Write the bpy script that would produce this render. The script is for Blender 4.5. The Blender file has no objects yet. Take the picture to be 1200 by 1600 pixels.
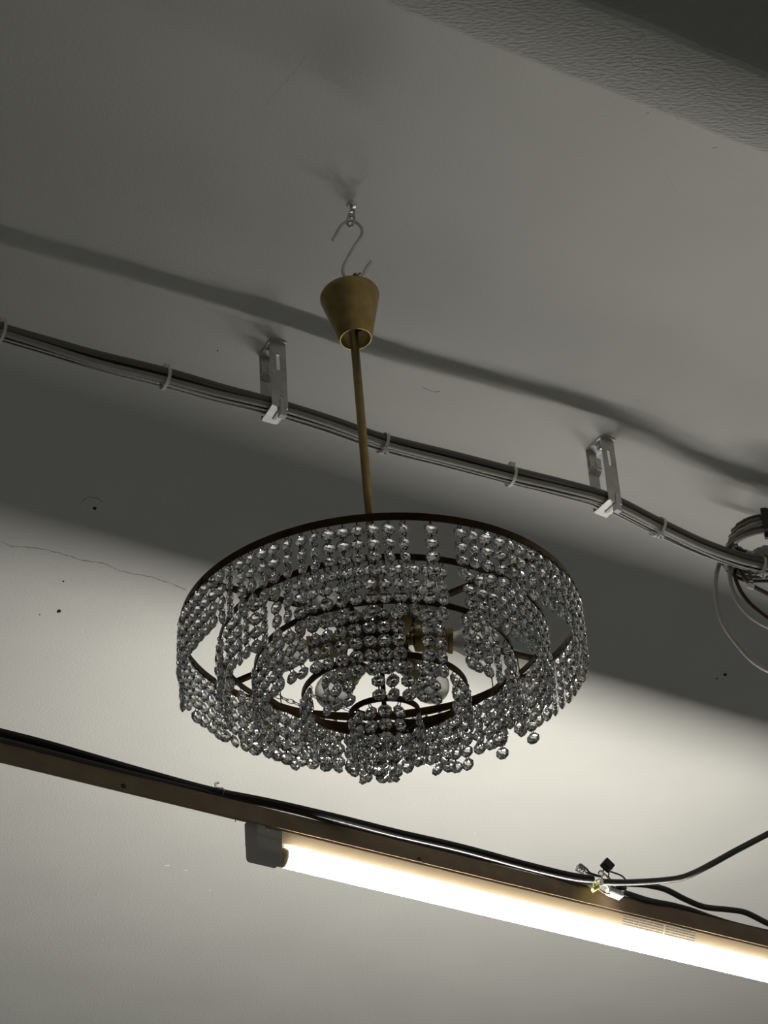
import bpy, bmesh, math, random
from mathutils import Vector, Matrix
random.seed(7)
V = Vector
S = bpy.context.scene
COL = S.collection

# ------------------------------------------------------------------ camera
F_PX, PITCH, ROLL = 4200.0, math.radians(38), math.radians(4)
CAM = V((0, 0, 1.5))
FW = V((0, math.cos(PITCH), math.sin(PITCH)))
U0 = V((0, -math.sin(PITCH), math.cos(PITCH)))
R0 = V((1, 0, 0))
RT = R0 * math.cos(ROLL) - U0 * math.sin(ROLL)
UP = R0 * math.sin(ROLL) + U0 * math.cos(ROLL)
cd = bpy.data.cameras.new('camera')
cam = bpy.data.objects.new('camera', cd)
COL.objects.link(cam)
m3 = Matrix((RT, UP, -FW)).transposed()
cam.matrix_world = Matrix.Translation(CAM) @ m3.to_4x4()
cd.sensor_fit = 'VERTICAL'
cd.sensor_height = 24
cd.lens = F_PX / 1600 * 24
cd.clip_start = 0.05
S.camera = cam

# ------------------------------------------------------------------ world, exposure
W = bpy.data.worlds.new('dim_hall')
W.use_nodes = True
W.node_tree.nodes['Background'].inputs[0].default_value = (0.55, 0.57, 0.6, 1)
W.node_tree.nodes['Background'].inputs[1].default_value = 0.02
S.world = W
S.view_settings.view_transform = 'Standard'
S.view_settings.look = 'None'
S.view_settings.exposure = 0.0
S.view_settings.gamma = 1
S.view_settings.use_curve_mapping = False
LAMP = 190          # luminance of the tube on its bright side
LAMP_BACK = 64      # luminance of the tube on its housing side

# ------------------------------------------------------------------ geometry of the place
HC = CAM.z + 2.335                                   # ceiling height
def ray(x, y): return FW + RT * ((x - 600) / F_PX) - UP * ((y - 800) / F_PX)
def at_z(x, y, z):
    d = ray(x, y); return CAM + d * ((z - CAM.z) / d.z)
def at_y(x, y, Y):
    d = ray(x, y); return CAM + d * ((Y - CAM.y) / d.y)
def at_plane(x, y, p, n):
    d = ray(x, y); return CAM + d * ((p - CAM).dot(n) / d.dot(n))
def proj(P):
    q = P - CAM; d = q.dot(FW)
    return 600 + F_PX * q.dot(RT) / d, 800 - F_PX * q.dot(UP) / d
RAIL_Z = CAM.z + 1.838
RA, RB = at_z(0, 1160, RAIL_Z), at_z(1200, 1455, RAIL_Z)
T = (RB - RA).normalized()                           # along rail, beam and cables
N = V((-T.y, T.x, 0))                                # away from the camera
Z = V((0, 0, 1))

# ------------------------------------------------------------------ materials
def mat(name, col, rough=0.5, metal=0.0, bump=0, bscale=200, vary=0, vscale=20, trans=0, ior=1.45, spec=0.5, stretch=None):
    m = bpy.data.materials.new(name); m.use_nodes = True
    nt = m.node_tree; b = nt.nodes['Principled BSDF']
    b.inputs['Base Color'].default_value = (*col, 1)
    b.inputs['Roughness'].default_value = rough
    b.inputs['Metallic'].default_value = metal
    b.inputs['IOR'].default_value = ior
    b.inputs['Transmission Weight'].default_value = trans
    b.inputs['Specular IOR Level'].default_value = spec
    if bump or vary:
        tc = nt.nodes.new('ShaderNodeTexCoord'); src = tc.outputs['Object']
        if stretch:
            mp = nt.nodes.new('ShaderNodeMapping')
            mp.inputs['Rotation'].default_value = (0, 0, -math.atan2(T.y, T.x))
            mp.inputs['Scale'].default_value = stretch
            nt.links.new(src, mp.inputs[0]); src = mp.outputs[0]
    if vary:
        n = nt.nodes.new('ShaderNodeTexNoise'); n.inputs['Scale'].default_value = vscale; n.inputs['Detail'].default_value = 5
        r = nt.nodes.new('ShaderNodeValToRGB')
        r.color_ramp.elements[0].position = .3; r.color_ramp.elements[1].position = .7
        r.color_ramp.elements[0].color = (*[c * (1 - vary) for c in col], 1)
        r.color_ramp.elements[1].color = (*[min(1, c * (1 + vary)) for c in col], 1)
        nt.links.new(src, n.inputs['Vector']); nt.links.new(n.outputs[0], r.inputs[0]); nt.links.new(r.outputs[0], b.inputs['Base Color'])
    if bump:
        n = nt.nodes.new('ShaderNodeTexNoise'); n.inputs['Scale'].default_value = bscale; n.inputs['Detail'].default_value = 6
        bp = nt.nodes.new('ShaderNodeBump'); bp.inputs['Strength'].default_value = bump; bp.inputs['Distance'].default_value = .002
        nt.links.new(src, n.inputs['Vector']); nt.links.new(n.outputs[0], bp.inputs['Height']); nt.links.new(bp.outputs[0], b.inputs['Normal'])
    return m
M_CEIL = mat('white_ceiling_paint', (.74, .735, .69), .85, bump=.25, bscale=230, vary=.03, vscale=6, spec=.2)
M_BEAM = mat('rough_beam_paint', (.72, .71, .66), .9, bump=.8, bscale=270, vary=.03, vscale=6, spec=.15, stretch=(.5, 1.2, 1))
M_WALL = mat('wall_paint', (.80, .81, .83), .9, bump=.2, bscale=90)
M_FLOOR = mat('grey_concrete', (.66, .69, .73), .8, bump=.2, bscale=60, vary=.15, vscale=3)
M_BRASS = mat('aged_brass', (.36, .265, .11), .34, 1.0, bump=.05, bscale=300, vary=.22, vscale=45)
M_BRASSD = mat('dark_brass', (.085, .05, .02), .38, 1.0, bump=.06, bscale=300, vary=.3, vscale=60)
M_BLACK = mat('black_plastic', (.012, .012, .012), .4)
M_WIRE = mat('dark_wire', (.055, .045, .034), .35, 1.0)
M_STEEL = mat('zinc_steel', (.55, .55, .53), .32, 1.0, bump=.03, bscale=200, vary=.12, vscale=60)
M_GALV = mat('galvanised_sheet', (.62, .62, .59), .42, .55, vary=.12, vscale=90)
M_GLASS = mat('crystal_glass', (.98, .985, .98), .0, trans=1, ior=1.53)
M_BULB = mat('frosted_bulb', (.96, .955, .93), .4, trans=.7, ior=1.15)
M_PVC1 = mat('grey_cable_sheath', (.17, .165, .145), .3)
M_PVC2 = mat('light_grey_cable_sheath', (.36, .355, .32), .3)
M_PVC3 = mat('white_sheath_and_highlight', (.62, .61, .57), .42)  # white cable, also the painted highlight strand in the bundle
M_PVCB = mat('black_cable_sheath', (.018, .017, .016), .26)
M_PVCD = mat('dark_grey_cable_sheath', (.075, .073, .066), .28)
M_PVCR = mat('dark_red_cable_sheath', (.035, .012, .010), .35)
M_TIE = mat('white_nylon', (.78, .77, .72), .45, trans=.0)
M_RAIL = mat('brown_rail_paint', (.32, .225, .14), .5, bump=.1, bscale=120, vary=.15, vscale=30)
M_BATTEN = mat('cream_batten_enamel', (.27, .205, .13), .5)
M_CAP = mat('grey_lamp_cap', (.52, .51, .48), .5)
M_WHITEP = mat('white_plastic', (.8, .79, .74), .4)
M_YG = mat('yellow_green_wire', (.55, .62, .12), .45)
M_BROWNW = mat('brown_wire', (.28, .12, .06), .45)
M_CREAMW = mat('cream_wire', (.78, .72, .58), .45)
M_HOLE = mat('dark_hole', (.015, .013, .011), .9)
M_CRACK = mat('crack_dark', (.33, .32, .30), .9)
M_CRACKL = mat('hairline_crack', (.57, .56, .52), .9)
M_CHIP = mat('plaster_chip', (.8, .79, .75), .9)
M_CLEARP = mat('clear_plastic', (.9, .9, .88), .15, trans=.8, ior=1.45)

# ------------------------------------------------------------------ mesh helpers
def bxf(bm, c, u, v, w, hu, hv, hw):
    """box with half sizes along given axes"""
    vs = [bm.verts.new(c + u * (hu * a) + v * (hv * b) + w * (hw * d)) for a in (-1, 1) for b in (-1, 1) for d in (-1, 1)]
    for f in ((0, 1, 3, 2), (4, 6, 7, 5), (0, 4, 5, 1), (2, 3, 7, 6), (0, 2, 6, 4), (1, 5, 7, 3)):
        bm.faces.new([vs[i] for i in f])
    return vs
def smooth_path(pts, k=6, closed=False):
    out = []; n = len(pts)
    rng = n if closed else n - 1
    for i in range(rng):
        if closed: p0, p1, p2, p3 = (pts[(i + j - 1) % n] for j in range(4))
        else: p0, p1, p2, p3 = pts[max(i - 1, 0)], pts[i], pts[i + 1], pts[min(i + 2, n - 1)]
        for s in range(k):
            t = s / k
            out.append(.5 * ((2 * p1) + (p2 - p0) * t + (2 * p0 - 5 * p1 + 4 * p2 - p3) * t * t + (3 * p1 - p0 - 3 * p2 + p3) * t ** 3))
    if not closed: out.append(pts[-1].copy())
    return out
def tube(bm, pts, r, seg=8, closed=False, ry=None, cap=True):
    n = len(pts); rings = []; prev = None
    for i, p in enumerate(pts):
        if closed: d = pts[(i + 1) % n] - pts[i - 1]
        else: d = pts[min(i + 1, n - 1)] - pts[max(i - 1, 0)]
        d = d.normalized()
        if prev is None:
            a = Z if abs(d.z) < .9 else V((1, 0, 0))
            x = d.cross(a).normalized()
        else: x = (prev - d * prev.dot(d)).normalized()
        prev = x; y = d.cross(x)
        rad = r[i] if isinstance(r, (list, tuple)) else r
        rings.append([bm.verts.new(p + x * (rad * math.cos(2 * math.pi * k / seg)) + y * ((ry or rad) * math.sin(2 * math.pi * k / seg))) for k in range(seg)])
    for i in range(n if closed else n - 1):
        a, b = rings[i], rings[(i + 1) % n]
        for k in range(seg): bm.faces.new((a[k], a[(k + 1) % seg], b[(k + 1) % seg], b[k]))
    if cap and not closed:
        bm.faces.new(rings[0][::-1]); bm.faces.new(rings[-1])
def lathe(bm, prof, o, ax, seg=32):
    ax = ax.normalized(); a = Z if abs(ax.z) < .9 else V((1, 0, 0))
    x = ax.cross(a).normalized(); y = ax.cross(x); rings = []
    for (r, h) in prof:
        if r < 1e-6: rings.append([bm.verts.new(o + ax * h)])
        else: rings.append([bm.verts.new(o + ax * h + x * (r * math.cos(2 * math.pi * k / seg)) + y * (r * math.sin(2 * math.pi * k / seg))) for k in range(seg)])
    for a_, b_ in zip(rings, rings[1:]):
        for k in range(seg):
            k2 = (k + 1) % seg
            if len(a_) == 1 and len(b_) > 1: bm.faces.new((a_[0], b_[k], b_[k2]))
            elif len(b_) == 1 and len(a_) > 1: bm.faces.new((a_[k], b_[0], a_[k2]))
            elif len(a_) > 1: bm.faces.new((a_[k], b_[k], b_[k2], a_[k2]))
def torus(bm, c, ax, R, r, s1=12, s2=5):
    ax = ax.normalized(); a = Z if abs(ax.z) < .9 else V((1, 0, 0))
    x = ax.cross(a).normalized(); y = ax.cross(x)
    tube(bm, [c + x * (R * math.cos(2 * math.pi * k / s1)) + y * (R * math.sin(2 * math.pi * k / s1)) for k in range(s1)], r, s2, closed=True)
ORIG = {}
def obj(name, bm, m, parent=None, smooth=False, org=None, normals=True):
    if normals: bmesh.ops.recalc_face_normals(bm, faces=bm.faces)
    if parent is not None: o0 = ORIG[parent.name]
    elif org is not None: o0 = org
    else:
        cs = [v.co for v in bm.verts]
        o0 = V(((min(c.x for c in cs) + max(c.x for c in cs)) / 2, (min(c.y for c in cs) + max(c.y for c in cs)) / 2, min(c.z for c in cs)))
    bmesh.ops.translate(bm, verts=bm.verts, vec=-o0)
    me = bpy.data.meshes.new(name); bm.to_mesh(me); bm.free()
    if smooth:
        for p in me.polygons: p.use_smooth = True
        if smooth == 'auto':
            me.set_sharp_from_angle(angle=math.radians(40))
    me.materials.append(m)
    o = bpy.data.objects.new(name, me); COL.objects.link(o)
    if parent is not None: o.parent = parent
    else: o.location = o0
    ORIG[o.name] = o0
    return o
def thing(name, loc, label, cat, group=None):
    o = bpy.data.objects.new(name, None); COL.objects.link(o); o.location = loc
    o.empty_display_size = .02
    ORIG[o.name] = loc.copy(); return tag(o, label, cat, group)
def tag(o, label, cat, group=None, kind=None):
    o['label'] = label
    if cat: o['category'] = cat
    if group: o['group'] = group
    if kind: o['kind'] = kind
    return o
def struct(o, label):
    o['kind'] = 'structure'; o['label'] = label; return o
BM = bmesh.new

# ------------------------------------------------------------------ room shell
def slab(name, m, x0, x1, y0, y1, z0, z1, label):
    bm = BM(); bxf(bm, V(((x0 + x1) / 2, (y0 + y1) / 2, (z0 + z1) / 2)), V((1, 0, 0)), V((0, 1, 0)), Z, (x1 - x0) / 2, (y1 - y0) / 2, (z1 - z0) / 2)
    return struct(obj(name, bm, m), label)
ceiling = slab('ceiling', M_CEIL, -4.5, 4.5, -3, 9, HC, HC + .15, 'white painted plaster ceiling with fine cracks and drill holes')
slab('floor', M_FLOOR, -4.5, 4.5, -3, 9, -.1, 0, 'grey concrete floor below the frame')
slab('wall_left', M_WALL, -4.7, -4.5, -3, 9, 0, HC, 'plain wall left of the frame')
slab('wall_right', M_WALL, 4.5, 4.7, -3, 9, 0, HC, 'plain wall right of the frame')
slab('wall_far', M_WALL, -4.5, 4.5, 9, 9.4, 0, HC, 'plain wall beyond the lamp')
slab('wall_near', M_WALL, -4.5, 4.5, -3.2, -3, 0, HC, 'plain wall behind the viewer')

# downstand beam crossing the upper right corner
BEAM_D = .25
b0 = at_z(880, 122, HC - BEAM_D)
b1 = at_z(1100, 71, HC - BEAM_D)
bw = (b0 - b1).dot(N)
bm = BM()
nseg = 160; L0, L1 = -3.0, 3.0
prev = None; rr = random.Random(3)
for i in range(nseg + 1):
    s = L0 + (L1 - L0) * i / nseg
    j1, j2 = rr.uniform(-.0012, .0012), rr.uniform(-.0015, .0015)
    base = b0 + T * s
    prof = [(j1, BEAM_D), (j1, .010), (-.003 + j1, .003), (-.010 + j1, 0), (-bw + .010 + j2, 0), (-bw + .003 + j2, .003), (-bw + j2, .010), (-bw + j2, BEAM_D)]
    row = [bm.verts.new(base + N * a + Z * h) for a, h in prof]
    if prev:
        for k in range(7): bm.faces.new((prev[k], prev[k + 1], row[k + 1], row[k]))
    prev = row
struct(obj('trim_1', bm, M_BEAM, smooth='auto'), 'rough plastered downstand beam crossing the upper right corner')

# marks on the ceiling: holes, chips, cracks, filled patch
def blob(x, y, rx, m, name, n=9, ar=.8):
    c = at_z(x, y, HC); sc = (c - CAM).length / F_PX; bm = BM()
    top = []; bot = []
    for k in range(n):
        a = 2 * math.pi * k / n; q = rx * sc * random.uniform(.75, 1.2)
        p = c + V((math.cos(a) * q, math.sin(a) * q * ar / .62, 0))
        top.append(bm.verts.new(p + Z * .001)); bot.append(bm.verts.new(c + (p - c) * .8 - Z * .0006))
    bm.faces.new(bot)
    for k in range(n): bm.faces.new((top[k], top[(k + 1) % n], bot[(k + 1) % n], bot[k]))
    return obj(name, bm, m, ceiling)
for (x, y, r) in ((148, 794, 4.0), (92, 955, 4.2), (99, 908, 1.8), (62, 960, 1.5), (1133, 1054, 3.2), (1120, 1060, 1.6), (340, 548, 1.4)):
    blob(x, y, r, M_HOLE, 'drill_hole')
for (x, y, r) in ((260, 1353, 5), (290, 1360, 3), (742, 1302, 2.5), (328, 1391, 2), (1060, 187, 3), (1012, 178, 2.6), (1116, 232, 4)):
    blob(x, y, r, M_CHIP, 'plaster_chip', ar=.35)
def crack(px, w, m=M_CRACK, name='crack'):
    bm = BM(); prev = None; n = len(px)
    pts = smooth_path([V((a, b, 0)) for a, b in px], 5)
    for i, q in enumerate(pts):
        q = q + V((random.uniform(-.8, .8), random.uniform(-.8, .8), 0))
        c = at_z(q.x, q.y, HC); ww = w * random.uniform(.4, 1.1) * .5 * (c - CAM).length / F_PX
        row = [bm.verts.new(c + V((0, ww / .62, -.0001))), bm.verts.new(c + V((0, 0, -.0002))), bm.verts.new(c + V((0, -ww / .62, -.0001)))]
        if prev:
            for k in (0, 1): bm.faces.new((prev[k], prev[k + 1], row[k + 1], row[k]))
        prev = row
    return obj(name, bm, m, ceiling)
crack([(2, 846), (18, 853), (40, 855), (62, 857), (85, 862), (103, 867), (130, 876), (160, 880), (185, 891), (205, 896), (235, 901), (262, 910), (292, 921)], 1.7)
crack([(480, 88), (462, 110), (446, 128), (425, 152), (404, 178), (388, 196)], .7, M_CRACKL)
crack([(126, 792), (128, 785), (134, 779), (142, 777), (152, 779), (160, 784)], 1.8)
crack([(1040, 268), (1052, 292), (1058, 310)], .8, M_CRACKL)
crack([(660, 605), (676, 611), (688, 612)], 1.4)

# ------------------------------------------------------------------ rail
RW, RH = .038, .0255
rail_mid = RA + N * (RW / 2) - Z * (RH / 2)
rl = thing('ceiling_rail', RA.copy(), 'brown painted rail running under the ceiling with the tube lamp below it', 'rail')
bm = BM()
# angle profile: near web and top flange
bxf(bm, rail_mid + T * .5 - N * (RW / 2 - .0015), T, N, Z, 2.9, .0015, RH / 2)
obj('web', bm, M_RAIL, rl)
bm = BM(); bxf(bm, rail_mid + T * .5 + N * .0015 + Z * (RH / 2 - .0015), T, N, Z, 2.9, RW / 2 - .0015, .0015); obj('flange', bm, M_RAIL, rl)
for s in (-1.6, 0.05 - .6, 1.75):     # hanger rods up to the ceiling, outside the frame
    if -.5 < s < 1.3: continue
    bm = BM(); tube(bm, [rail_mid + T * s + Z * RH / 2 * .9, V(((rail_mid + T * s).x, (rail_mid + T * s).y, HC))], .004, 8)
    obj('hanger_rod', bm, M_STEEL, rl, True)
for (x, y) in ((193, 1228), (655, 1367 - 24)):
    p = at_plane(x, y, RA, N); bm = BM(); lathe(bm, [(0, .0012), (.003, .001), (.0036, 0)], p, -N, 10); obj('rail_screw', bm, M_WIRE, rl)

# ------------------------------------------------------------------ tube lamp under the rail
RBZ = RAIL_Z - RH                                     # rail underside
pc = at_z(404, 1284, RBZ); s0 = (pc - RA).dot(T)      # left end of the lamp
LL = 1.22
NC = .019                                           # across-position of the lamp axis
def rp(s, n, z): return V((RA.x, RA.y, 0)) + T * s + N * n + Z * z
lamp = thing('tube_lamp', rp(s0, NC, RBZ), 'lit white tube lamp in a cream batten under the brown rail', 'lamp')
BH, BT, BB = .0165, .0176, .0110
TR = .0128
TZ = RBZ - BH - TR * .92 - .002
def sect(bm, prof, sa, sb):
    a = [bm.verts.new(rp(sa, NC + n, z)) for n, z in prof]; b = [bm.verts.new(rp(sb, NC + n, z)) for n, z in prof]; k = len(prof)
    for i in range(k): bm.faces.new((a[i], a[(i + 1) % k], b[(i + 1) % k], b[i]))
    bm.faces.new(a[::-1]); bm.faces.new(b)
bm = BM(); sect(bm, [(-BT, RBZ), (-BT, RBZ - .003), (-BB, RBZ - BH), (BB, RBZ - BH), (BT, RBZ - .003), (BT, RBZ)], s0 + .012, s0 + LL - .012)
obj('batten', bm, M_BATTEN, lamp)
bm = BM(); sect(bm, [(-NC + .0012, RBZ), (-NC + .0012, RBZ - .0010), (RW - NC, RBZ - .0010), (RW - NC, RBZ)], s0 + .010, s0 + LL - .010)
obj('added_shade_plate', bm, M_BATTEN, lamp)  # plate added along the lamp to widen the shadow band on the ceiling
CAPW = .036
def capprof(r, top):
    zc = TZ; pr = [(-.0150, RBZ + .018), (-.0150, RBZ), (-r - .0014, RBZ), (-r - .0012, RBZ - .014), (-r, RBZ - .018)]
    for k in range(13):
        a = math.pi + math.pi * k / 12
        pr.append((r * math.cos(a), zc + r * math.sin(a)))
    pr += [(r, RBZ - .018), (r + .0012, RBZ - .014), (r + .0014, RBZ + .018)]
    return pr
for e, (sa, sb) in enumerate(((s0, s0 + CAPW), (s0 + LL - CAPW, s0 + LL))):
    bm = BM(); sect(bm, capprof(.0158, RBZ), sa, sb)
    bmesh.ops.bevel(bm, geom=[ed for ed in bm.edges if len(ed.link_faces) == 2 and ed.calc_face_angle(0) > 1.2], offset=.0012, segments=2, affect='EDGES')
    c = obj('end_cap', bm, M_CAP, lamp)
    bm = BM(); q = rp((sa + sb) / 2 - .003, NC - .0172, RBZ - .0075); lathe(bm, [(0, .0008), (.0012, .0006), (.0014, 0)], q, -N, 8); obj('cap_screw', bm, M_STEEL, c)
    bm = BM()
    a0, a1 = (sb - .001, sb + .013) if e == 0 else (sa - .013, sa + .001)
    lathe(bm, [(0, 0), (TR * .98, 0), (TR * 1.0, .001), (TR * 1.0, a1 - a0 - .001), (TR * .96, a1 - a0), (0, a1 - a0)], rp(a0, NC, TZ), T, 24)
    obj('tube_collar', bm, M_BATTEN, lamp, 'auto')
# glowing tube; an LED tube gives most of its light on its front side and little through its housing side
mt = bpy.data.materials.new('lamp_tube_glow'); mt.use_nodes = True
nt = mt.node_tree; nt.nodes.clear()
geo = nt.nodes.new('ShaderNodeNewGeometry'); dot = nt.nodes.new('ShaderNodeVectorMath'); dot.operation = 'DOT_PRODUCT'
LDIR = (N * math.sin(math.radians(58)) - Z * math.cos(math.radians(58))).normalized()
dot.inputs[1].default_value = LDIR
mr = nt.nodes.new('ShaderNodeMapRange'); mr.interpolation_type = 'SMOOTHSTEP'
mr.inputs['From Min'].default_value = -.3; mr.inputs['From Max'].default_value = .05
mr.inputs['To Min'].default_value = LAMP_BACK; mr.inputs['To Max'].default_value = LAMP
em = nt.nodes.new('ShaderNodeEmission'); em.inputs[0].default_value = (1, .972, .90, 1)
out = nt.nodes.new('ShaderNodeOutputMaterial')
nt.links.new(geo.outputs['Normal'], dot.inputs[0]); nt.links.new(dot.outputs['Value'], mr.inputs['Value'])
nt.links.new(mr.outputs['Result'], em.inputs[1]); nt.links.new(em.outputs[0], out.inputs[0])
bm = BM(); tube(bm, [rp(s0 + CAPW + .012, NC, TZ), rp(s0 + LL - CAPW - .012, NC, TZ)], TR, 32, cap=False)
obj('lit_tube', bm, mt, lamp, True)
# rating label with small print on the near side of the batten
ml = mat('rating_label_print', (.72, .64, .5), .5)
nt = ml.node_tree; b = nt.nodes['Principled BSDF']
uv = nt.nodes.new('ShaderNodeUVMap'); sep = nt.nodes.new('ShaderNodeSeparateXYZ'); nt.links.new(uv.outputs[0], sep.inputs[0])
def mathn(op, a, bb):
    n = nt.nodes.new('ShaderNodeMath'); n.operation = op
    for i, q in enumerate((a, bb)):
        if q is None: continue
        if isinstance(q, (int, float)): n.inputs[i].default_value = q
        else: nt.links.new(q, n.inputs[i])
    return n.outputs[0]
rows = mathn('FRACT', mathn('MULTIPLY', sep.outputs[1], 4), None)
line = mathn('LESS_THAN', rows, .62)
cmb = nt.nodes.new('ShaderNodeCombineXYZ')
nt.links.new(mathn('MULTIPLY', sep.outputs[0], 130), cmb.inputs[0]); nt.links.new(mathn('FLOOR', mathn('MULTIPLY', sep.outputs[1], 4), None), cmb.inputs[1])
wn = nt.nodes.new('ShaderNodeTexNoise'); wn.inputs['Scale'].default_value = 1.0; wn.inputs['Detail'].default_value = 1
nt.links.new(cmb.outputs[0], wn.inputs['Vector'])
word = mathn('GREATER_THAN', wn.outputs[0], .42)
gap = mathn('GREATER_THAN', mathn('ABSOLUTE', mathn('SUBTRACT', sep.outputs[0], .57), None), .012)
ink = mathn('MULTIPLY', mathn('MULTIPLY', line, word), gap)
mx = nt.nodes.new('ShaderNodeMix'); mx.data_type = 'RGBA'
mx.inputs['A'].default_value = (.33, .27, .19, 1); mx.inputs['B'].default_value = (.10, .085, .07, 1)
nt.links.new(ink, mx.inputs['Factor']); nt.links.new(mx.outputs['Result'], b.inputs['Base Color'])
sl0 = (at_z(974, 1425, RBZ) - RA).dot(T); sl1 = (at_z(1086, 1453, RBZ) - RA).dot(T)
me = bpy.data.meshes.new('rating_label')
P = [rp(sl0, NC - BT - .0002, RBZ - .0032), rp(sl1, NC - BT - .0002, RBZ - .0032), rp(sl1, NC - BB - .0006, RBZ - BH + .0005), rp(sl0, NC - BB - .0006, RBZ - BH + .0005)]
me.from_pydata([p - ORIG[lamp.name] for p in P], [], [(3, 2, 1, 0)])
ul = me.uv_layers.new()
for li, c in zip(range(4), ((0, 0), (1, 0), (1, 1), (0, 1))): ul.data[li].uv = c
me.materials.append(ml)
lo = bpy.data.objects.new('rating_label', me); COL.objects.link(lo); lo.parent = lamp
lo['label'] = 'pale sticker with rows of tiny dark print'

# ------------------------------------------------------------------ cables lying on the rail
PN = RA - N * .004                                     # plane of the cables in front of the rail's top edge
def cable(px, plane, r, m, name, label, ext=True, group=None, seg=10, jig=0):
    pts = [at_plane(x, y, plane[0] + plane[1] * (q[0] if q else 0), plane[1]) for x, y, *q in px]
    pts = smooth_path(pts, 5)
    bm = BM(); tube(bm, pts, r, seg)
    return tag(obj(name, bm, m, smooth='auto'), label, 'cable', group)
pl = (PN, N)
cable([(-260, 1080, .012), (-60, 1130, .012), (60, 1160, .012), (140, 1183, .01), (230, 1209, .01), (330, 1236, .01), (420, 1254, .01), (520, 1277, -.004), (620, 1302, -.022), (720, 1325, -.028), (820, 1352, -.028), (890, 1369, -.024), (925, 1374, -.020)],
      pl, .0060, M_PVCB, 'rail_cable', 'thick black cable lying along the top of the brown rail')
cable([(-260, 1093, .004), (-60, 1142, .004), (60, 1171, .004), (150, 1194, .004), (260, 1222, .006), (400, 1254, .012), (470, 1270, .014), (540, 1290, .012), (640, 1315, .008), (740, 1338, .006), (840, 1362, .004), (905, 1380, .002), (930, 1382, -.003)],
      pl, .0036, M_PVCD, 'rail_cable', 'thinner dark grey cable tucked under the black one on the rail')
cable([(940, 1378, -.026), (975, 1379, -.026), (1020, 1377, -.026), (1058, 1373, -.026), (1080, 1366, -.026), (1110, 1351, -.006), (1150, 1329, -.006), (1200, 1303, -.006), (1260, 1272, -.006), (1330, 1236, -.006)],
      pl, .0046, M_PVCD, 'branch_cable', 'dark grey cable rising from the wire joint to the right edge')
cable([(945, 1379, .004), (985, 1381, .004), (1010, 1383, .004), (1040, 1390, .006), (1070, 1405, .008), (1100, 1417, .008), (1135, 1421, .008), (1165, 1426, .008), (1200, 1443, .008), (1260, 1470, .012)],
      pl, .0043, M_PVCD, 'branch_cable', 'dark grey cable sagging right from the wire joint above the rail')
cable([(955, 1388, .002), (980, 1396, .002), (1015, 1407, .002), (1050, 1414, .004), (1080, 1422, .006), (1110, 1433, .008), (1150, 1445, .008), (1200, 1457, .008), (1280, 1478, .008)],
      pl, .0040, M_PVCD, 'branch_cable', 'dark grey cable hugging the rail top right of the wire joint')

# wire joint: loose connectors and wire ends
def pj(x, y, d=-.012): return at_plane(x, y, RA + N * d, N)
def px2m(x, y): return (pj(x, y) - CAM).length / F_PX
def tilted(a):                     # axes in the near plane turned by a degrees
    c, s = math.cos(math.radians(a)), math.sin(math.radians(a)); return T * c - Z * s, T * s + Z * c
bc = thing('wire_connector', pj(947, 1365), 'black square connector block standing up from the wire joint', 'connector')
u, w = tilted(38); c = pj(949, 1352)
bm = BM(); bxf(bm, c, u, N, w, .0078, .005, .0072); bmesh.ops.bevel(bm, geom=bm.edges[:], offset=.001, segments=2, affect='EDGES'); obj('body', bm, M_BLACK, bc)
for x0, y0 in ((943, 1361), (952, 1364)):
    bm = BM(); tube(bm, smooth_path([pj(x0, y0 - 3), pj(x0 - 1, y0 + 5), pj(x0 + 1, y0 + 12)], 4), .001, 6); obj('wire', bm, M_BLACK, bc, True)
bm = BM(); tube(bm, smooth_path([pj(954, 1362), pj(963, 1365), pj(972, 1369), pj(980, 1377)], 4), .0012, 6); obj('wire', bm, M_BLACK, bc, True)
wc = thing('wire_connector', pj(960, 1398), 'white terminal block with a dark round end hanging at the wire joint', 'connector')
u, w = tilted(8); c = pj(960, 1396, -.016)
bm = BM(); bxf(bm, c, u, N, w, .0115, .006, .0042); bmesh.ops.bevel(bm, geom=bm.edges[:], offset=.001, segments=2, affect='EDGES'); obj('body', bm, M_WHITEP, wc)
bm = BM(); lathe(bm, [(0, 0), (.0068, 0), (.0068, .008), (.005, .009), (0, .009)], pj(968, 1389, -.012), -N, 20); obj('round_end', bm, M_BLACK, wc, 'auto')
for i, (pts, m) in enumerate((([(945, 1367), (951, 1378), (955, 1390), (956, 1394)], M_CREAMW), ([(929, 1376), (936, 1383), (947, 1383), (953, 1392)], M_CREAMW), ([(936, 1389), (942, 1394), (948, 1396), (953, 1397)], M_BROWNW), ([(938, 1378), (947, 1376), (950, 1386), (952, 1394)], M_YG))):
    bm = BM(); tube(bm, smooth_path([pj(*q, -.02 + .001 * i) for q in pts], 5), .00115, 6); obj('wire', bm, m, wc, True)
gc = thing('wire_connector', pj(930, 1391), 'small yellow green sleeve hanging left of the white terminal block', 'connector')
u, w = tilted(-22)
bm = BM(); tube(bm, [pj(926, 1391, -.018), pj(935, 1386, -.018)], .0030, 12); obj('sleeve', bm, M_YG, gc, 'auto')
bm = BM(); tube(bm, smooth_path([pj(930, 1389, -.018), pj(928, 1381, -.016), pj(934, 1375, -.014), pj(943, 1374, -.012)], 5), .0013, 6); obj('wire', bm, M_YG, gc, True)
cc = thing('wire_connector', pj(910, 1360), 'clear connector with dark contacts left of the black block', 'connector')
u, w = tilted(20); c = pj(908, 1358)
bm = BM(); bxf(bm, c, u, N, w, .0062, .004, .0042); obj('body', bm, M_CLEARP, cc)
for k in (-1, 0, 1):
    bm = BM(); bxf(bm, c + u * (.0035 * k), u, N, w, .0009, .0028, .0036); obj('contact', bm, M_BLACK, cc)
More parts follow.
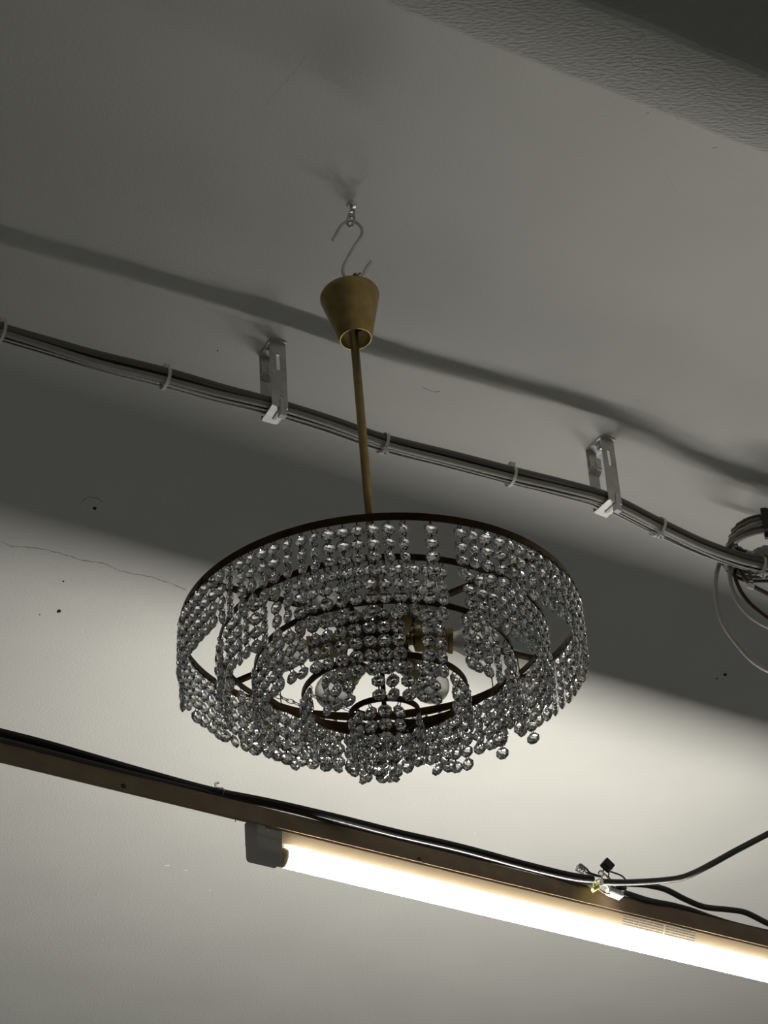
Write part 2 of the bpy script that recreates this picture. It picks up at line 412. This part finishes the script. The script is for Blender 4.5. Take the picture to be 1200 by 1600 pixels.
bm = BM(); tube(bm, smooth_path([pj(907, 1350), pj(916, 1357), pj(922, 1364), pj(934, 1368), pj(944, 1372)], 5), .0013, 6); obj('wire', bm, M_BLACK, cc, True)
bm = BM(); tube(bm, smooth_path([pj(913, 1362), pj(925, 1367), pj(938, 1370)], 5), .0013, 6); obj('wire', bm, M_BLACK, cc, True)
ins = thing('wire_connector', pj(942, 1366), 'pale clear wire joint between the black and the white connector', 'connector')
bm = BM(); tube(bm, [pj(937, 1362, -.014), pj(941, 1366, -.016), pj(947, 1371, -.016)], .0034, 10); obj('body', bm, M_CLEARP, ins, 'auto')
bm = BM(); tube(bm, smooth_path([pj(943, 1367, -.016), pj(951, 1371, -.018), pj(956, 1380, -.018)], 5), .0014, 6); obj('wire', bm, M_BROWNW, ins, True)
# cut cable tie tail on the rail cable and a stray bristle under the rail
ct = thing('cable_tie', at_plane(346, 1238, RA, N), 'clear cable tie with a curled tail on the black rail cable', 'cable tie')
def pr(x, y, d=.004): return at_plane(x, y, RA + N * d, N)
bm = BM(); tube(bm, smooth_path([pr(341, 1233), pr(337, 1229), pr(337, 1224), pr(342, 1223)], 5), .0007, 5, ry=.0016); obj('tail', bm, M_CLEARP, ct)
bm = BM(); tube(bm, smooth_path([pr(340, 1231, -.001), pr(347, 1233, -.001), pr(352, 1235, -.001)], 5), .0013, 6); obj('head', bm, M_TIE, ct)
bm = BM(); torus(bm, pr(345, 1240, .006), T, .0078, .0008, 16, 5); obj('band', bm, M_CLEARP, ct)
bt = BM(); tube(bt, smooth_path([pr(375, 1276), pr(371, 1278), pr(367, 1284)], 4), .0006, 5)
tag(obj('bristle', bt, M_STEEL), 'stray wire end poking out below the brown rail', 'wire')

# ------------------------------------------------------------------ cable bundle on brackets
CZ = HC - .098
cpx = [(-420, 400), (-200, 462), (-60, 499), (60, 534), (150, 561), (260, 589), (345, 613), (430, 634), (515, 660), (600, 690), (700, 716), (800, 742), (880, 761), (950, 781), (1030, 821), (1095, 852), (1150, 872), (1200, 884), (1290, 905), (1420, 940)]
cpts = smooth_path([at_z(x, y, CZ) for x, y in cpx], 6)
def along(px):
    return min(cpts, key=lambda q: abs(proj(q)[0] - px))
def local_t(px):
    i = min(range(len(cpts)), key=lambda k: abs(proj(cpts[k])[0] - px)); i = min(max(i, 1), len(cpts) - 2)
    return (cpts[i + 1] - cpts[i - 1]).normalized()
specs = [(-.0055, .0032, .0046, M_PVC1, 'thick grey cable at the near top of the ceiling bundle'),
         (.0040, .0058, .0042, M_PVC1, 'grey cable at the far top of the ceiling bundle'),
         (-.0015, -.0048, .0043, M_PVC2, 'lighter grey cable along the middle of the ceiling bundle'),
         (.0070, -.0042, .0033, M_PVCB, 'black cable along the lower side of the ceiling bundle'),
         (.0115, .0015, .0030, M_PVCB, 'black cable at the far lower side of the ceiling bundle'),
         (.0118, -.0062, .0014, M_PVC3, 'thin white cable along the bottom edge of the ceiling bundle'),
         (.0042, -.0078, .0014, M_PVC3, 'thin white strand painted as the highlight between the grey and black ceiling cables')]  # last strand is added: a white line for the lamp's highlight on the grey cable
for ci, (dv, dz, r, m, lb) in enumerate(specs):
    pts = []
    for i, q in enumerate(cpts):
        t = (cpts[min(i + 1, len(cpts) - 1)] - cpts[max(i - 1, 0)]).normalized(); n_ = Z.cross(t).normalized()
        ph = i * .16 + ci * 1.7
        pts.append(q + n_ * (dv + .0010 * math.sin(ph)) + Z * (dz + .0009 * math.cos(ph * 1.3)))
    bm = BM(); tube(bm, pts, r, 10)
    tag(obj('ceiling_cable', bm, m, smooth='auto'), lb, 'cable', 'cables bundled along the ceiling')
def cable_tie(px, label, head_px, tail=True, m=M_TIE):
    c = along(px) + V((0, 0, -.0005)); t = local_t(px); n_ = Z.cross(t).normalized(); c = c + n_ * .003
    root = thing('cable_tie', c.copy(), label, 'cable tie', 'cable ties on the ceiling bundle')
    bm = BM(); k = 22; rv, rz = .0150, .0125
    ring = []
    for i in range(k):
        a = 2 * math.pi * i / k; d = n_ * math.cos(a) * rv + Z * math.sin(a) * rz
        ring.append([bm.verts.new(c + d * f + t * s) for f, s in ((1, -.0021), (1, .0021), (1.08, .0021), (1.08, -.0021))])
    for i in range(k):
        a, b = ring[i], ring[(i + 1) % k]
        for j in range(4): bm.faces.new((a[j], a[(j + 1) % 4], b[(j + 1) % 4], b[j]))
    obj('band', bm, m, root)
    hp = at_plane(head_px[0], head_px[1], c - n_ * .004, n_)
    d = (hp - c); d = (d - t * d.dot(t)).normalized()
    h = c + d * .0165
    bm = BM(); bxf(bm, h, t, d, t.cross(d), .0042, .0036, .0040); bmesh.ops.bevel(bm, geom=bm.edges[:], offset=.0006, segments=1, affect='EDGES'); obj('head', bm, m, root)
    if tail:
        bm = BM(); bxf(bm, h + d * .004 + t.cross(d) * .001, t, d, t.cross(d), .0017, .0035, .0006); obj('tail', bm, m, root)
cable_tie(9, 'white cable tie on the ceiling bundle at the left edge', (13, 500), False)
cable_tie(258, 'white cable tie on the ceiling bundle left of the left bracket', (262, 572), False)
cable_tie(593, 'white cable tie on the ceiling bundle beside the chandelier rod', (591, 702))
cable_tie(800, 'white cable tie midway between chandelier rod and right bracket', (803, 730), False)
cable_tie(1030, 'white cable tie on the ceiling bundle right of the right bracket', (1022, 838))
cable_tie(1188, 'white cable tie on the ceiling bundle under the cable coil', (1180, 898))

def bracket(px, label, tie_label):
    c = along(px); t = local_t(px); t = V((t.x, t.y, 0)).normalized() ; n_ = Z.cross(t).normalized()
    root = thing('cable_bracket', V((c.x, c.y, HC)), label, 'bracket', 'metal brackets carrying the ceiling bundle')
    hw, d, th = .0112, .0165, .0008
    zb = CZ - .0125; zt = HC - .0005
    # front strap with a slot near its top: built as bars around the hole
    bm = BM(); vc = c - n_ * (d - .003)
    def fr(u0, u1, z0, z1): bxf(bm, V((vc.x, vc.y, (z0 + z1) / 2)) + t * ((u0 + u1) / 2), t, n_, Z, (u1 - u0) / 2, th, (z1 - z0) / 2)
    sa, sb = zt - .048, zt - .022
    fr(-hw, hw, zb, zb + .004); fr(-hw, hw, zb + .019, sa); fr(-hw, -.0028, sa, sb); fr(.0028, hw, sa, sb); fr(-hw, hw, sb, zt)
    fr(-hw, -.0002, zb + .004, zb + .019); fr(.0052, hw, zb + .004, zb + .019)
    obj('front_strap', bm, M_GALV, root)
    # tray under the cables with an upturned far lip
    bm = BM(); tc = V((c.x, c.y, zb)) + n_ * .0025
    bxf(bm, tc, t, n_, Z, hw, d + .0005, th)
    bxf(bm, tc + n_ * (d + .0003) + Z * .003, t, n_, Z, hw, th, .0035)
    obj('tray', bm, M_GALV, root)
    bm = BM(); bvc = c + n_ * (d + .003)
    zm = zt - .045
    bxf(bm, V((bvc.x, bvc.y, (zt + zb + .024) / 2)) + t * -.002, t, n_, Z, hw * .8, th, (zt - zb - .024) / 2)
    obj('back_strap', bm, M_GALV, root)
    # folded clip on the back strap
    bm = BM(); q = V((bvc.x, bvc.y, zt - .030)) - n_ * .002 - t * .002
    tube(bm, smooth_path([q + Z * .016 - n_ * .001, q + Z * .010 - n_ * .006, q - Z * .002 - n_ * .007, q - Z * .010 - n_ * .001, q - Z * .008 + n_ * .003], 4), .001, 6)
    bxf(bm, q - n_ * .0055 + Z * .004, t, n_, Z, hw * .8, .0008, .010)
    bxf(bm, q - n_ * .0025 - Z * .0075, t, (n_ - Z).normalized(), (n_ + Z).normalized(), hw * .85, .0055, .0008)
    obj('clip', bm, M_GALV, root)
    bm = BM(); bxf(bm, V((c.x, c.y, zt - th)), t, n_, Z, hw, d + .003, th); obj('top_plate', bm, M_GALV, root)
    bm = BM(); lathe(bm, [(0, .0085), (.0035, .008), (.0055, .005), (.006, 0)], V((c.x, c.y, zt - .0016)), -Z, 14); obj('screw', bm, M_STEEL, root, 'auto')
    # tie that fixes the bundle to the bracket
    ti = thing('cable_tie', V((c.x, c.y, zb)), tie_label, 'cable tie', 'cable ties on the ceiling bundle')
    bm = BM(); s = t * .0025
    p0 = vc - n_ * .0016 + s
    loop = [V((p0.x, p0.y, zb + .015)), V((p0.x, p0.y, zb - .0018)), V((c.x, c.y, zb - .0022)) + s, V((c.x, c.y, zb - .0022)) + s + n_ * .010]
    for a, b in zip(loop, loop[1:]):
        dd = (b - a); bxf(bm, (a + b) / 2, dd.normalized(), t, dd.normalized().cross(t), dd.length / 2 + .0004, .0022, .0006)
    obj('band', bm, M_TIE, ti)
    bm = BM(); bxf(bm, V((p0.x, p0.y, zb - .0075)) + n_ * .004 + t * .002, t, n_, Z, .0048, .0042, .0058); bmesh.ops.bevel(bm, geom=bm.edges[:], offset=.0006, segments=1, affect='EDGES'); obj('head', bm, M_TIE, ti)
bracket(430, 'galvanised bracket holding the cable bundle left of the chandelier rod', 'white cable tie knotted under the left bracket')
bracket(951, 'galvanised bracket holding the cable bundle right of the chandelier rod', 'white cable tie knotted under the right bracket')

# ------------------------------------------------------------------ coil of spare cable at the right edge
KC = at_z(1196, 868, CZ + .012)
turns = []
for k in range(5):
    r = .058 - .004 * k; dz = -.010 + .0085 * k
    turns.append((r, dz))
for k, (r, dz) in enumerate(turns):
    bm = BM(); c = KC + V((0, 0, dz + .012))
    pts = [c + V((math.cos(2 * math.pi * i / 40) * (r + .002 * math.sin(3 * i + k)), math.sin(2 * math.pi * i / 40) * r, .002 * math.sin(2 * math.pi * i / 40 + k))) for i in range(40)]
    tube(bm, pts, .0036, 8, closed=True)
    tag(obj('cable_coil', bm, (M_PVC1, M_PVCD, M_PVC2, M_PVC1, M_PVCD)[k], smooth=True),
        ('lowest turn of the coiled spare cable at the right edge', 'second lowest dark turn of the coiled cable at the right edge', 'middle pale turn of the coiled cable at the right edge', 'fourth turn up of the coiled cable at the right edge', 'topmost dark turn of the coiled cable at the right edge')[k], 'cable', 'turns of the cable coil')
# black tape around the near side of the coil
bm = BM(); tcx = KC + V((.014, -.050, .020))
k = 14; rows = []
for j in range(9):
    a = -1.95 + j * .115 + .28; cc_ = KC + V((math.cos(a) * .052, math.sin(a) * .052, .017)); rad = V((math.cos(a), math.sin(a), 0))
    rows.append([bm.verts.new(cc_ + rad * (math.cos(2 * math.pi * i / k) * .0125) + Z * (math.sin(2 * math.pi * i / k) * (.026 + .0012 * math.sin(j * 2.2)))) for i in range(k)])
for a, b in zip(rows, rows[1:]):
    for i in range(k): bm.faces.new((a[i], a[(i + 1) % k], b[(i + 1) % k], b[i]))
bm.faces.new(rows[0][::-1]); bm.faces.new(rows[-1])
tag(obj('tape_wrap', bm, M_BLACK, smooth='auto'), 'black tape wrapped round the cable coil at the right edge', 'tape')
# crumpled clear bag with connectors inside the coil
rr = random.Random(11)
bm = BM(); bmesh.ops.create_icosphere(bm, subdivisions=3, radius=1)
bc0 = at_z(1194, 865, CZ + .020)
for v_ in bm.verts:
    q = v_.co.copy(); f = 1 + .22 * math.sin(7 * q.x + 3 * q.y) * math.cos(6 * q.z + 2 * q.x) + rr.uniform(-.07, .07)
    v_.co = bc0 + V((q.x * .020, q.y * .013, q.z * .009)) * f
pbag = thing('plastic_bag', bc0.copy(), 'crumpled pale plastic wrapping with two white wire caps inside the cable coil', 'wrapping')
obj('wrapping', bm, M_WHITEP, pbag)
for (x, y) in ((1172, 866), (1181, 873)):
    bm = BM(); c = at_z(x, y, CZ + .012)
    lathe(bm, [(0, -.006), (.0032, -.005), (.0040, 0), (.0034, .006), (0, .007)], c, V((.5, .6, -.5)), 12)
    obj('wire_cap', bm, M_WHITEP, pbag, 'auto')
# hanging loops
PH = at_z(1140, 880, CZ); NH = V((0.25, 1, 0)).normalized()
for (px, r, m, lb, d) in (
    ([(1150, 868), (1130, 872), (1121, 890), (1118, 915), (1121, 950), (1133, 980), (1155, 1010), (1178, 1034), (1205, 1050), (1250, 1062), (1300, 1055)], .0033, M_PVC2, 'pale grey cable loop hanging lowest below the coil', .000),
    ([(1160, 876), (1142, 888), (1141, 905), (1147, 928), (1160, 950), (1180, 968), (1210, 983), (1260, 992)], .0032, M_PVC2, 'pale grey cable loop hanging second lowest below the coil', .009),
    ([(1160, 880), (1148, 893), (1152, 912), (1163, 932), (1180, 950), (1210, 970), (1260, 980)], .0028, M_PVCR, 'dark reddish cable loop hanging under the coil', .018),
    ([(1150, 876), (1157, 893), (1172, 912), (1190, 923), (1215, 934), (1260, 940)], .0032, M_PVCD, 'dark grey cable loop just below the coil', .026),
    ([(1120, 864), (1131, 882), (1142, 896), (1165, 907), (1200, 908), (1260, 906)], .0026, M_PVCB, 'black cable bending under the coil at the right edge', .034)):
    cable(px, (PH + NH * d, NH), r, m, 'hanging_cable', lb)
st = thing('cable_tie', at_z(1173, 905, CZ - .02), 'cable tie with a hanging pale head under the cable coil', 'cable tie')
def pk(x, y, d=.0): return at_plane(x, y, PH + NH * d, NH)
bm = BM(); bxf(bm, pk(1172, 900, -.002), V((1, 0, 0)), NH, Z, .0026, .0014, .009); obj('band', bm, M_PVCD, st)
bm = BM(); bxf(bm, pk(1173, 916, -.002), V((.9, 0, -.4)).normalized(), NH, V((.4, 0, .9)).normalized(), .0045, .0028, .004); bmesh.ops.bevel(bm, geom=bm.edges[:], offset=.0008, segments=1, affect='EDGES'); obj('head', bm, M_TIE, st)

# ------------------------------------------------------------------ eye hook and S-hook
HK = at_z(549, 321, HC)
YH = HK.y
def ph(x, y, d=0): return at_y(x, y, YH + d)
eye = thing('eye_hook', HK.copy(), 'small steel screw eye with a link fixed in the ceiling', 'hook')
bm = BM(); tube(bm, [V((HK.x, HK.y, HC)), ph(549, 332)], .0021, 10); lathe(bm, [(0, 0), (.0065, 0), (.0055, .002), (.0025, .003), (0, .003)], HK, -Z, 14); obj('shank', bm, M_STEEL, eye, 'auto')
bm = BM(); torus(bm, ph(549.5, 334), V((.75, .65, 0)), .0052, .0017, 20, 8); obj('ring', bm, M_STEEL, eye, True)
lc = ph(548, 344); lk = []
lx = V((.85, -.5, 0)).normalized()
for i in range(24):
    a = 2 * math.pi * i / 24; lk.append(lc + Z * ((.0072 + .005 * (1 if math.sin(a) > 0 else -1) * 0) * math.sin(a) * 1.45) + lx * (.0052 * math.cos(a)))
bm = BM(); tube(bm, lk, .0017, 8, closed=True); obj('link', bm, M_STEEL, eye, True)
sp = [(520, 375), (526, 364), (532, 353.5), (539, 347.5), (548, 346), (557, 348), (564, 355), (566, 364), (561, 374), (554, 384), (545, 400), (538, 413), (535.5, 423), (538, 431), (545, 437), (554, 438), (562, 435), (568, 428), (573, 418), (580, 409)]
bm = BM(); tube(bm, smooth_path([ph(*q) for q in sp], 4), .0020, 10)
tag(obj('s_hook', bm, M_STEEL, smooth='auto'), 'bent steel wire S-hook between the ceiling eye and the brass canopy', 'hook')

# ------------------------------------------------------------------ chandelier
def drop(y):      # point on the vertical below the hook that shows at image row y
    lo, hi = 1.0, HC
    for _ in range(40):
        mid = (lo + hi) / 2
        if proj(V((HK.x, HK.y, mid)))[1] > y: lo = mid
        else: hi = mid
    return V((HK.x, HK.y, lo))
C0 = drop(973)
ch = thing('chandelier', C0.copy(), 'tiered brass chandelier with five rings of hanging crystal strands', 'chandelier')
# canopy
ct_, cb_ = ph(546, 462), ph(556, 530); ax = (cb_ - ct_); hl = ax.length
bm = BM()
lathe(bm, [(.0350, 0), (.0356, .0015), (.0356, .004), (.0350, .006), (.0197, hl - .002), (.0190, hl), (.0178, hl), (.0178, hl - .003), (.0335, .006), (.0335, .001), (.0350, 0)], ct_, ax, 48)
obj('canopy', bm, M_BRASS, ch, 'auto')
rt = ct_ + ax.normalized() * .028
bm = BM(); lathe(bm, [(0, 0), (.0062, 0), (.0062, .03), (0, .03)], rt + Z * .004, V((HK.x - rt.x, HK.y - rt.y, -.035)), 14); torus(bm, ph(553, 436), V((.3, 1, 0)), .0055, .0013, 16, 6)
tube(bm, [ph(553, 441), rt], .0025, 8); obj('coupler', bm, M_BRASSD, ch, 'auto')
bm = BM(); tube(bm, smooth_path([ph(551, 436), ph(553, 429), ph(557, 428)], 4), .0013, 6); tube(bm, smooth_path([ph(556, 436), ph(561, 428), ph(564, 427)], 4), .0011, 6); obj('wire_end', bm, M_BROWNW, ch, True)
# rod
hubz = C0 - Z * .012
bm = BM(); tube(bm, [rt, rt.lerp(hubz, .5), hubz], .0051, 16); obj('rod', bm, M_BRASS, ch, True)
# ring plane axes (frame hangs a little out of true)
TL = math.radians(6)
EX = V((1, 0, 0)); EY = V((0, math.cos(TL), math.sin(TL))); EN = EX.cross(EY)
def onring(R, a, c): return c + EX * (R * math.cos(a)) + EY * (R * math.sin(a))
RINGS = [(.2165, 0.000, 90, 4), (.1765, .0235, 73, 4), (.139, .0535, 57, 4), (.0885, .089, 36, 3), (.0375, .113, 15, 3)]
RC = []
for i, (R, dz, ns, nb) in enumerate(RINGS):
    c = C0 - EN * dz + V(((.001, .0018, .0018, .0012, -.0005)[i], 0, 0)); RC.append(c)
    bm = BM(); k = 120 if i < 3 else 72; hh, tt = (.0041, .0034, .0033, .0038, .0033)[i], .0009
    rows = []
    for j in range(k):
        a = 2 * math.pi * j / k; wob = 1 + .0035 * math.sin(3 * a + i)
        rows.append([bm.verts.new(onring((R + q) * wob, a, c) + EN * z) for q, z in ((-tt, -hh), (tt, -hh), (tt, hh), (-tt, hh))])
    for j in range(k):
        a, b = rows[j], rows[(j + 1) % k]
        for q in range(4): bm.faces.new((a[q], b[q], b[(q + 1) % 4], a[(q + 1) % 4]))
    obj('ring', bm, M_BRASSD, ch, 'auto')
def on_disc(x, y):
    return at_plane(x, y, C0, EN) - C0
dA = on_disc(860, 1035); aA = math.atan2(dA.dot(EY), dA.dot(EX)); dB = on_disc(345, 1075); aB = math.atan2(dB.dot(EY), dB.dot(EX))
for a in (aA, aB):
    p, q = onring(RINGS[0][0], a, C0), onring(RINGS[0][0], a + math.pi, C0)
    bm = BM(); d = (q - p).normalized(); bxf(bm, (p + q) / 2 + EN * .0, d, EN.cross(d), EN, (q - p).length / 2, .0035, .0022); obj('spoke', bm, M_BRASSD, ch)
# hangers joining the lower rings to the spokes, and the centre rod down to the small ring
for i in (1, 2):
    for a in (aA, aB, aB + math.pi):
        p = onring(RINGS[i][0], a, C0); q = onring(RINGS[i][0], a, RC[i])
        bm = BM(); tube(bm, [p, q], .0007, 6); obj('ring_hanger', bm, M_WIRE, ch, True)
bm = BM(); p = hubz; q = RC[4] - EN * .004; tube(bm, [p, q], .0028, 10)
for a in (.5, .5 + math.pi): tube(bm, [q, onring(RINGS[4][0], a, RC[4])], .0013, 6)
obj('centre_stem', bm, M_BRASSD, ch, 'auto')
# light chains between tiers
def chain(p, q):
    bm = BM(); L = (q - p).length; n = max(2, int(L / .0075)); d = (q - p).normalized(); s = V((d.y, -d.x, 0)); s = s.normalized() if s.length > .01 else V((1, 0, 0)); s2 = d.cross(s)
    for k in range(n):
        c = p + d * (L * (k + .5) / n); e = s if k % 2 else s2
        pts = [c + d * (.0052 * L / n / .0075 * math.cos(2 * math.pi * i / 10)) + e * (.0024 * math.sin(2 * math.pi * i / 10)) for i in range(10)]
        tube(bm, pts, .0005, 4, closed=True)
    obj('chain', bm, M_WIRE, ch)
for a in (aA + .25, aA + .25 + 2.1, aA + .25 + 4.2):
    chain(onring(.136, a, RC[2]) - EN * .003, onring(RINGS[3][0], a, RC[3]) + EN * .003)
    chain(onring(.0865, a + .5, RC[3]) - EN * .003, onring(RINGS[4][0], a + .5, RC[4]) + EN * .003)
# hub with six sockets and bulbs
bm = BM(); lathe(bm, [(0, 0), (.010, 0), (.024, .006), (.030, .010), (.030, .030), (.022, .036), (.008, .040), (0, .040)], hubz + Z * .006, -EN, 32); obj('hub', bm, M_BRASSD, ch, 'auto')
bz = C0 - EN * .020
for k in range(6):
    q = on_disc(685, 1045) ; a = math.atan2(q.dot(EY), q.dot(EX)) + k * math.pi / 3
    d = EX * math.cos(a) + EY * math.sin(a); d = (d - EN * .10).normalized()
    bm = BM()
    lathe(bm, [(0, .020), (.006, .022), (.006, .036), (.0125, .038), (.0135, .041), (.0135, .074), (.0145, .075), (.0145, .079), (.0110, .079), (.0110, .060), (0, .060)], bz, d, 24)
    black = k == 3
    so = obj('lamp_socket', bm, M_BLACK if black else M_BRASS, ch, 'auto')
    if black: so['label'] = 'black plastic socket sleeve'
    bm = BM(); o = bz + d * .070
    pr_ = [(0, .0)] + [(.0085, .0), (.0095, .006)]
    for j in range(1, 15):
        t = j / 14; h = .010 + .050 * t
        rr_ = .0095 + (.0205 - .0095) * math.sin(min(1, t / .55) * math.pi / 2) if t < .55 else .0205 * math.sqrt(max(0, 1 - ((t - .55) / .45) ** 2.2))
        pr_.append((rr_ if j < 14 else 0, h))
    lathe(bm, pr_, o, d, 28); obj('bulb', bm, M_BULB, so, True)

# crystal strands
BR = .0078
def bead_bm(bm, M):
    def rg(r, x, off, n=8): return [bm.verts.new(M @ V((x, r * math.cos(2 * math.pi * (k + off) / n), r * math.sin(2 * math.pi * (k + off) / n)))) for k in range(n)]
    for s in (1, -1):
        pass
    g1, g2 = rg(BR, .0007, .5), rg(BR, -.0007, .5)
    for k in range(8): bm.faces.new((g1[k], g2[k], g2[(k + 1) % 8], g1[(k + 1) % 8]))
    for g, s in ((g1, 1), (g2, -1)):
        m_ = rg(.0052, .0026 * s, 0.0); t_ = rg(.0020, .0037 * s, .5)
        for k in range(8):
            k2 = (k + 1) % 8
            fs = [(g[k], g[k2], m_[k2]), (g[k], m_[k2], m_[k]), (m_[k], m_[k2], t_[k])]
            # mid ring sits half a step before the girdle: m_[k2] lies between g[k] and g[k2]
            fs += [(m_[k2], t_[k2], t_[k])]
            for f in fs: bm.faces.new(f if s > 0 else f[::-1])
        bm.faces.new(t_ if s > 0 else t_[::-1])
bm = BM(); bead_bm(bm, Matrix.Identity(4)); bmesh.ops.recalc_face_normals(bm, faces=bm.faces)
BEAD = bpy.data.meshes.new('bead'); bm.to_mesh(BEAD); bm.free(); BEAD.materials.append(M_GLASS)
PITCH_B = .0172
strands = []
rs = random.Random(5)
for i, (R, dz, ns, nb) in enumerate(RINGS):
    for j in range(ns):
        a = 2 * math.pi * (j + .14 * rs.random()) / ns + .1
        top = onring(R, a, RC[i]) - EN * .0041
        x, y = proj(top); near = math.sin(a) < 0
        if i == 0 and near and (644 < x < 664 or 688 < x < 714): continue
        if rs.random() < (.035 if i == 0 else .11): continue
        n = nb + (1 if rs.random() < .16 else 0) - (1 if rs.random() < .09 else 0)
        if i == 2 and near and abs(x - 605) < 100: n = 5
        if i == 2 and not near: n = 3 if rs.random() < .6 else 4
        if i == 3: n = 3 if near or rs.random() < .4 else 2
        if i == 4: n = 3 if near or rs.random() < .7 else 2
        if i == 1 and not near: n = min(n, 4)
        yaw0 = a + rs.gauss(0, .24)
        strands.append((i, top, max(2, n), yaw0, (top - CAM).length, near))
# the 300 beads nearest to the viewer are objects of their own
order = sorted(range(len(strands)), key=lambda k: (strands[k][0], strands[k][4]))
single, cnt = set(), 0
for k in sorted(range(len(strands)), key=lambda k: strands[k][4]):
    if cnt + strands[k][2] > 300: break
    cnt += strands[k][2]; single.add(k)
rest = BM()
for k, (i, top, n, yaw0, dist, near) in enumerate(strands):
    bm = BM(); beads = []; yaw = yaw0
    sway = V((rs.gauss(0, .012), rs.gauss(0, .012), 0))
    for b in range(n):
        c = top + (sway - Z) * (.0112 + PITCH_B * b)
        yaw += rs.gauss(0, .13)
        Mb = Matrix.Translation(c) @ Matrix.Rotation(yaw, 4, 'Z') @ Matrix.Rotation(rs.gauss(0, .09), 4, 'Y') @ Matrix.Rotation(rs.gauss(0, .06), 4, 'X')
        beads.append(Mb)
        lk_c = c + Z * (PITCH_B / 2 if b else .0085)
        tdir = V((-math.sin(yaw), math.cos(yaw), 0))
        torus(bm, lk_c, tdir, .0031, .00055, 10, 4)
    st_ = obj('bead_strand', bm, M_WIRE, ch, org=None)
    if k in single:
        for Mb in beads:
            o = bpy.data.objects.new('bead', BEAD); COL.objects.link(o); o.parent = st_
            o.matrix_local = Matrix.Translation(-C0) @ Mb
    else:
        for Mb in beads: bead_bm(rest, Mb)
ro = obj('beads', rest, M_GLASS, ch)
ro['kind'] = 'stuff'
ro['label'] = 'clear faceted crystal beads of the far and inner strands'
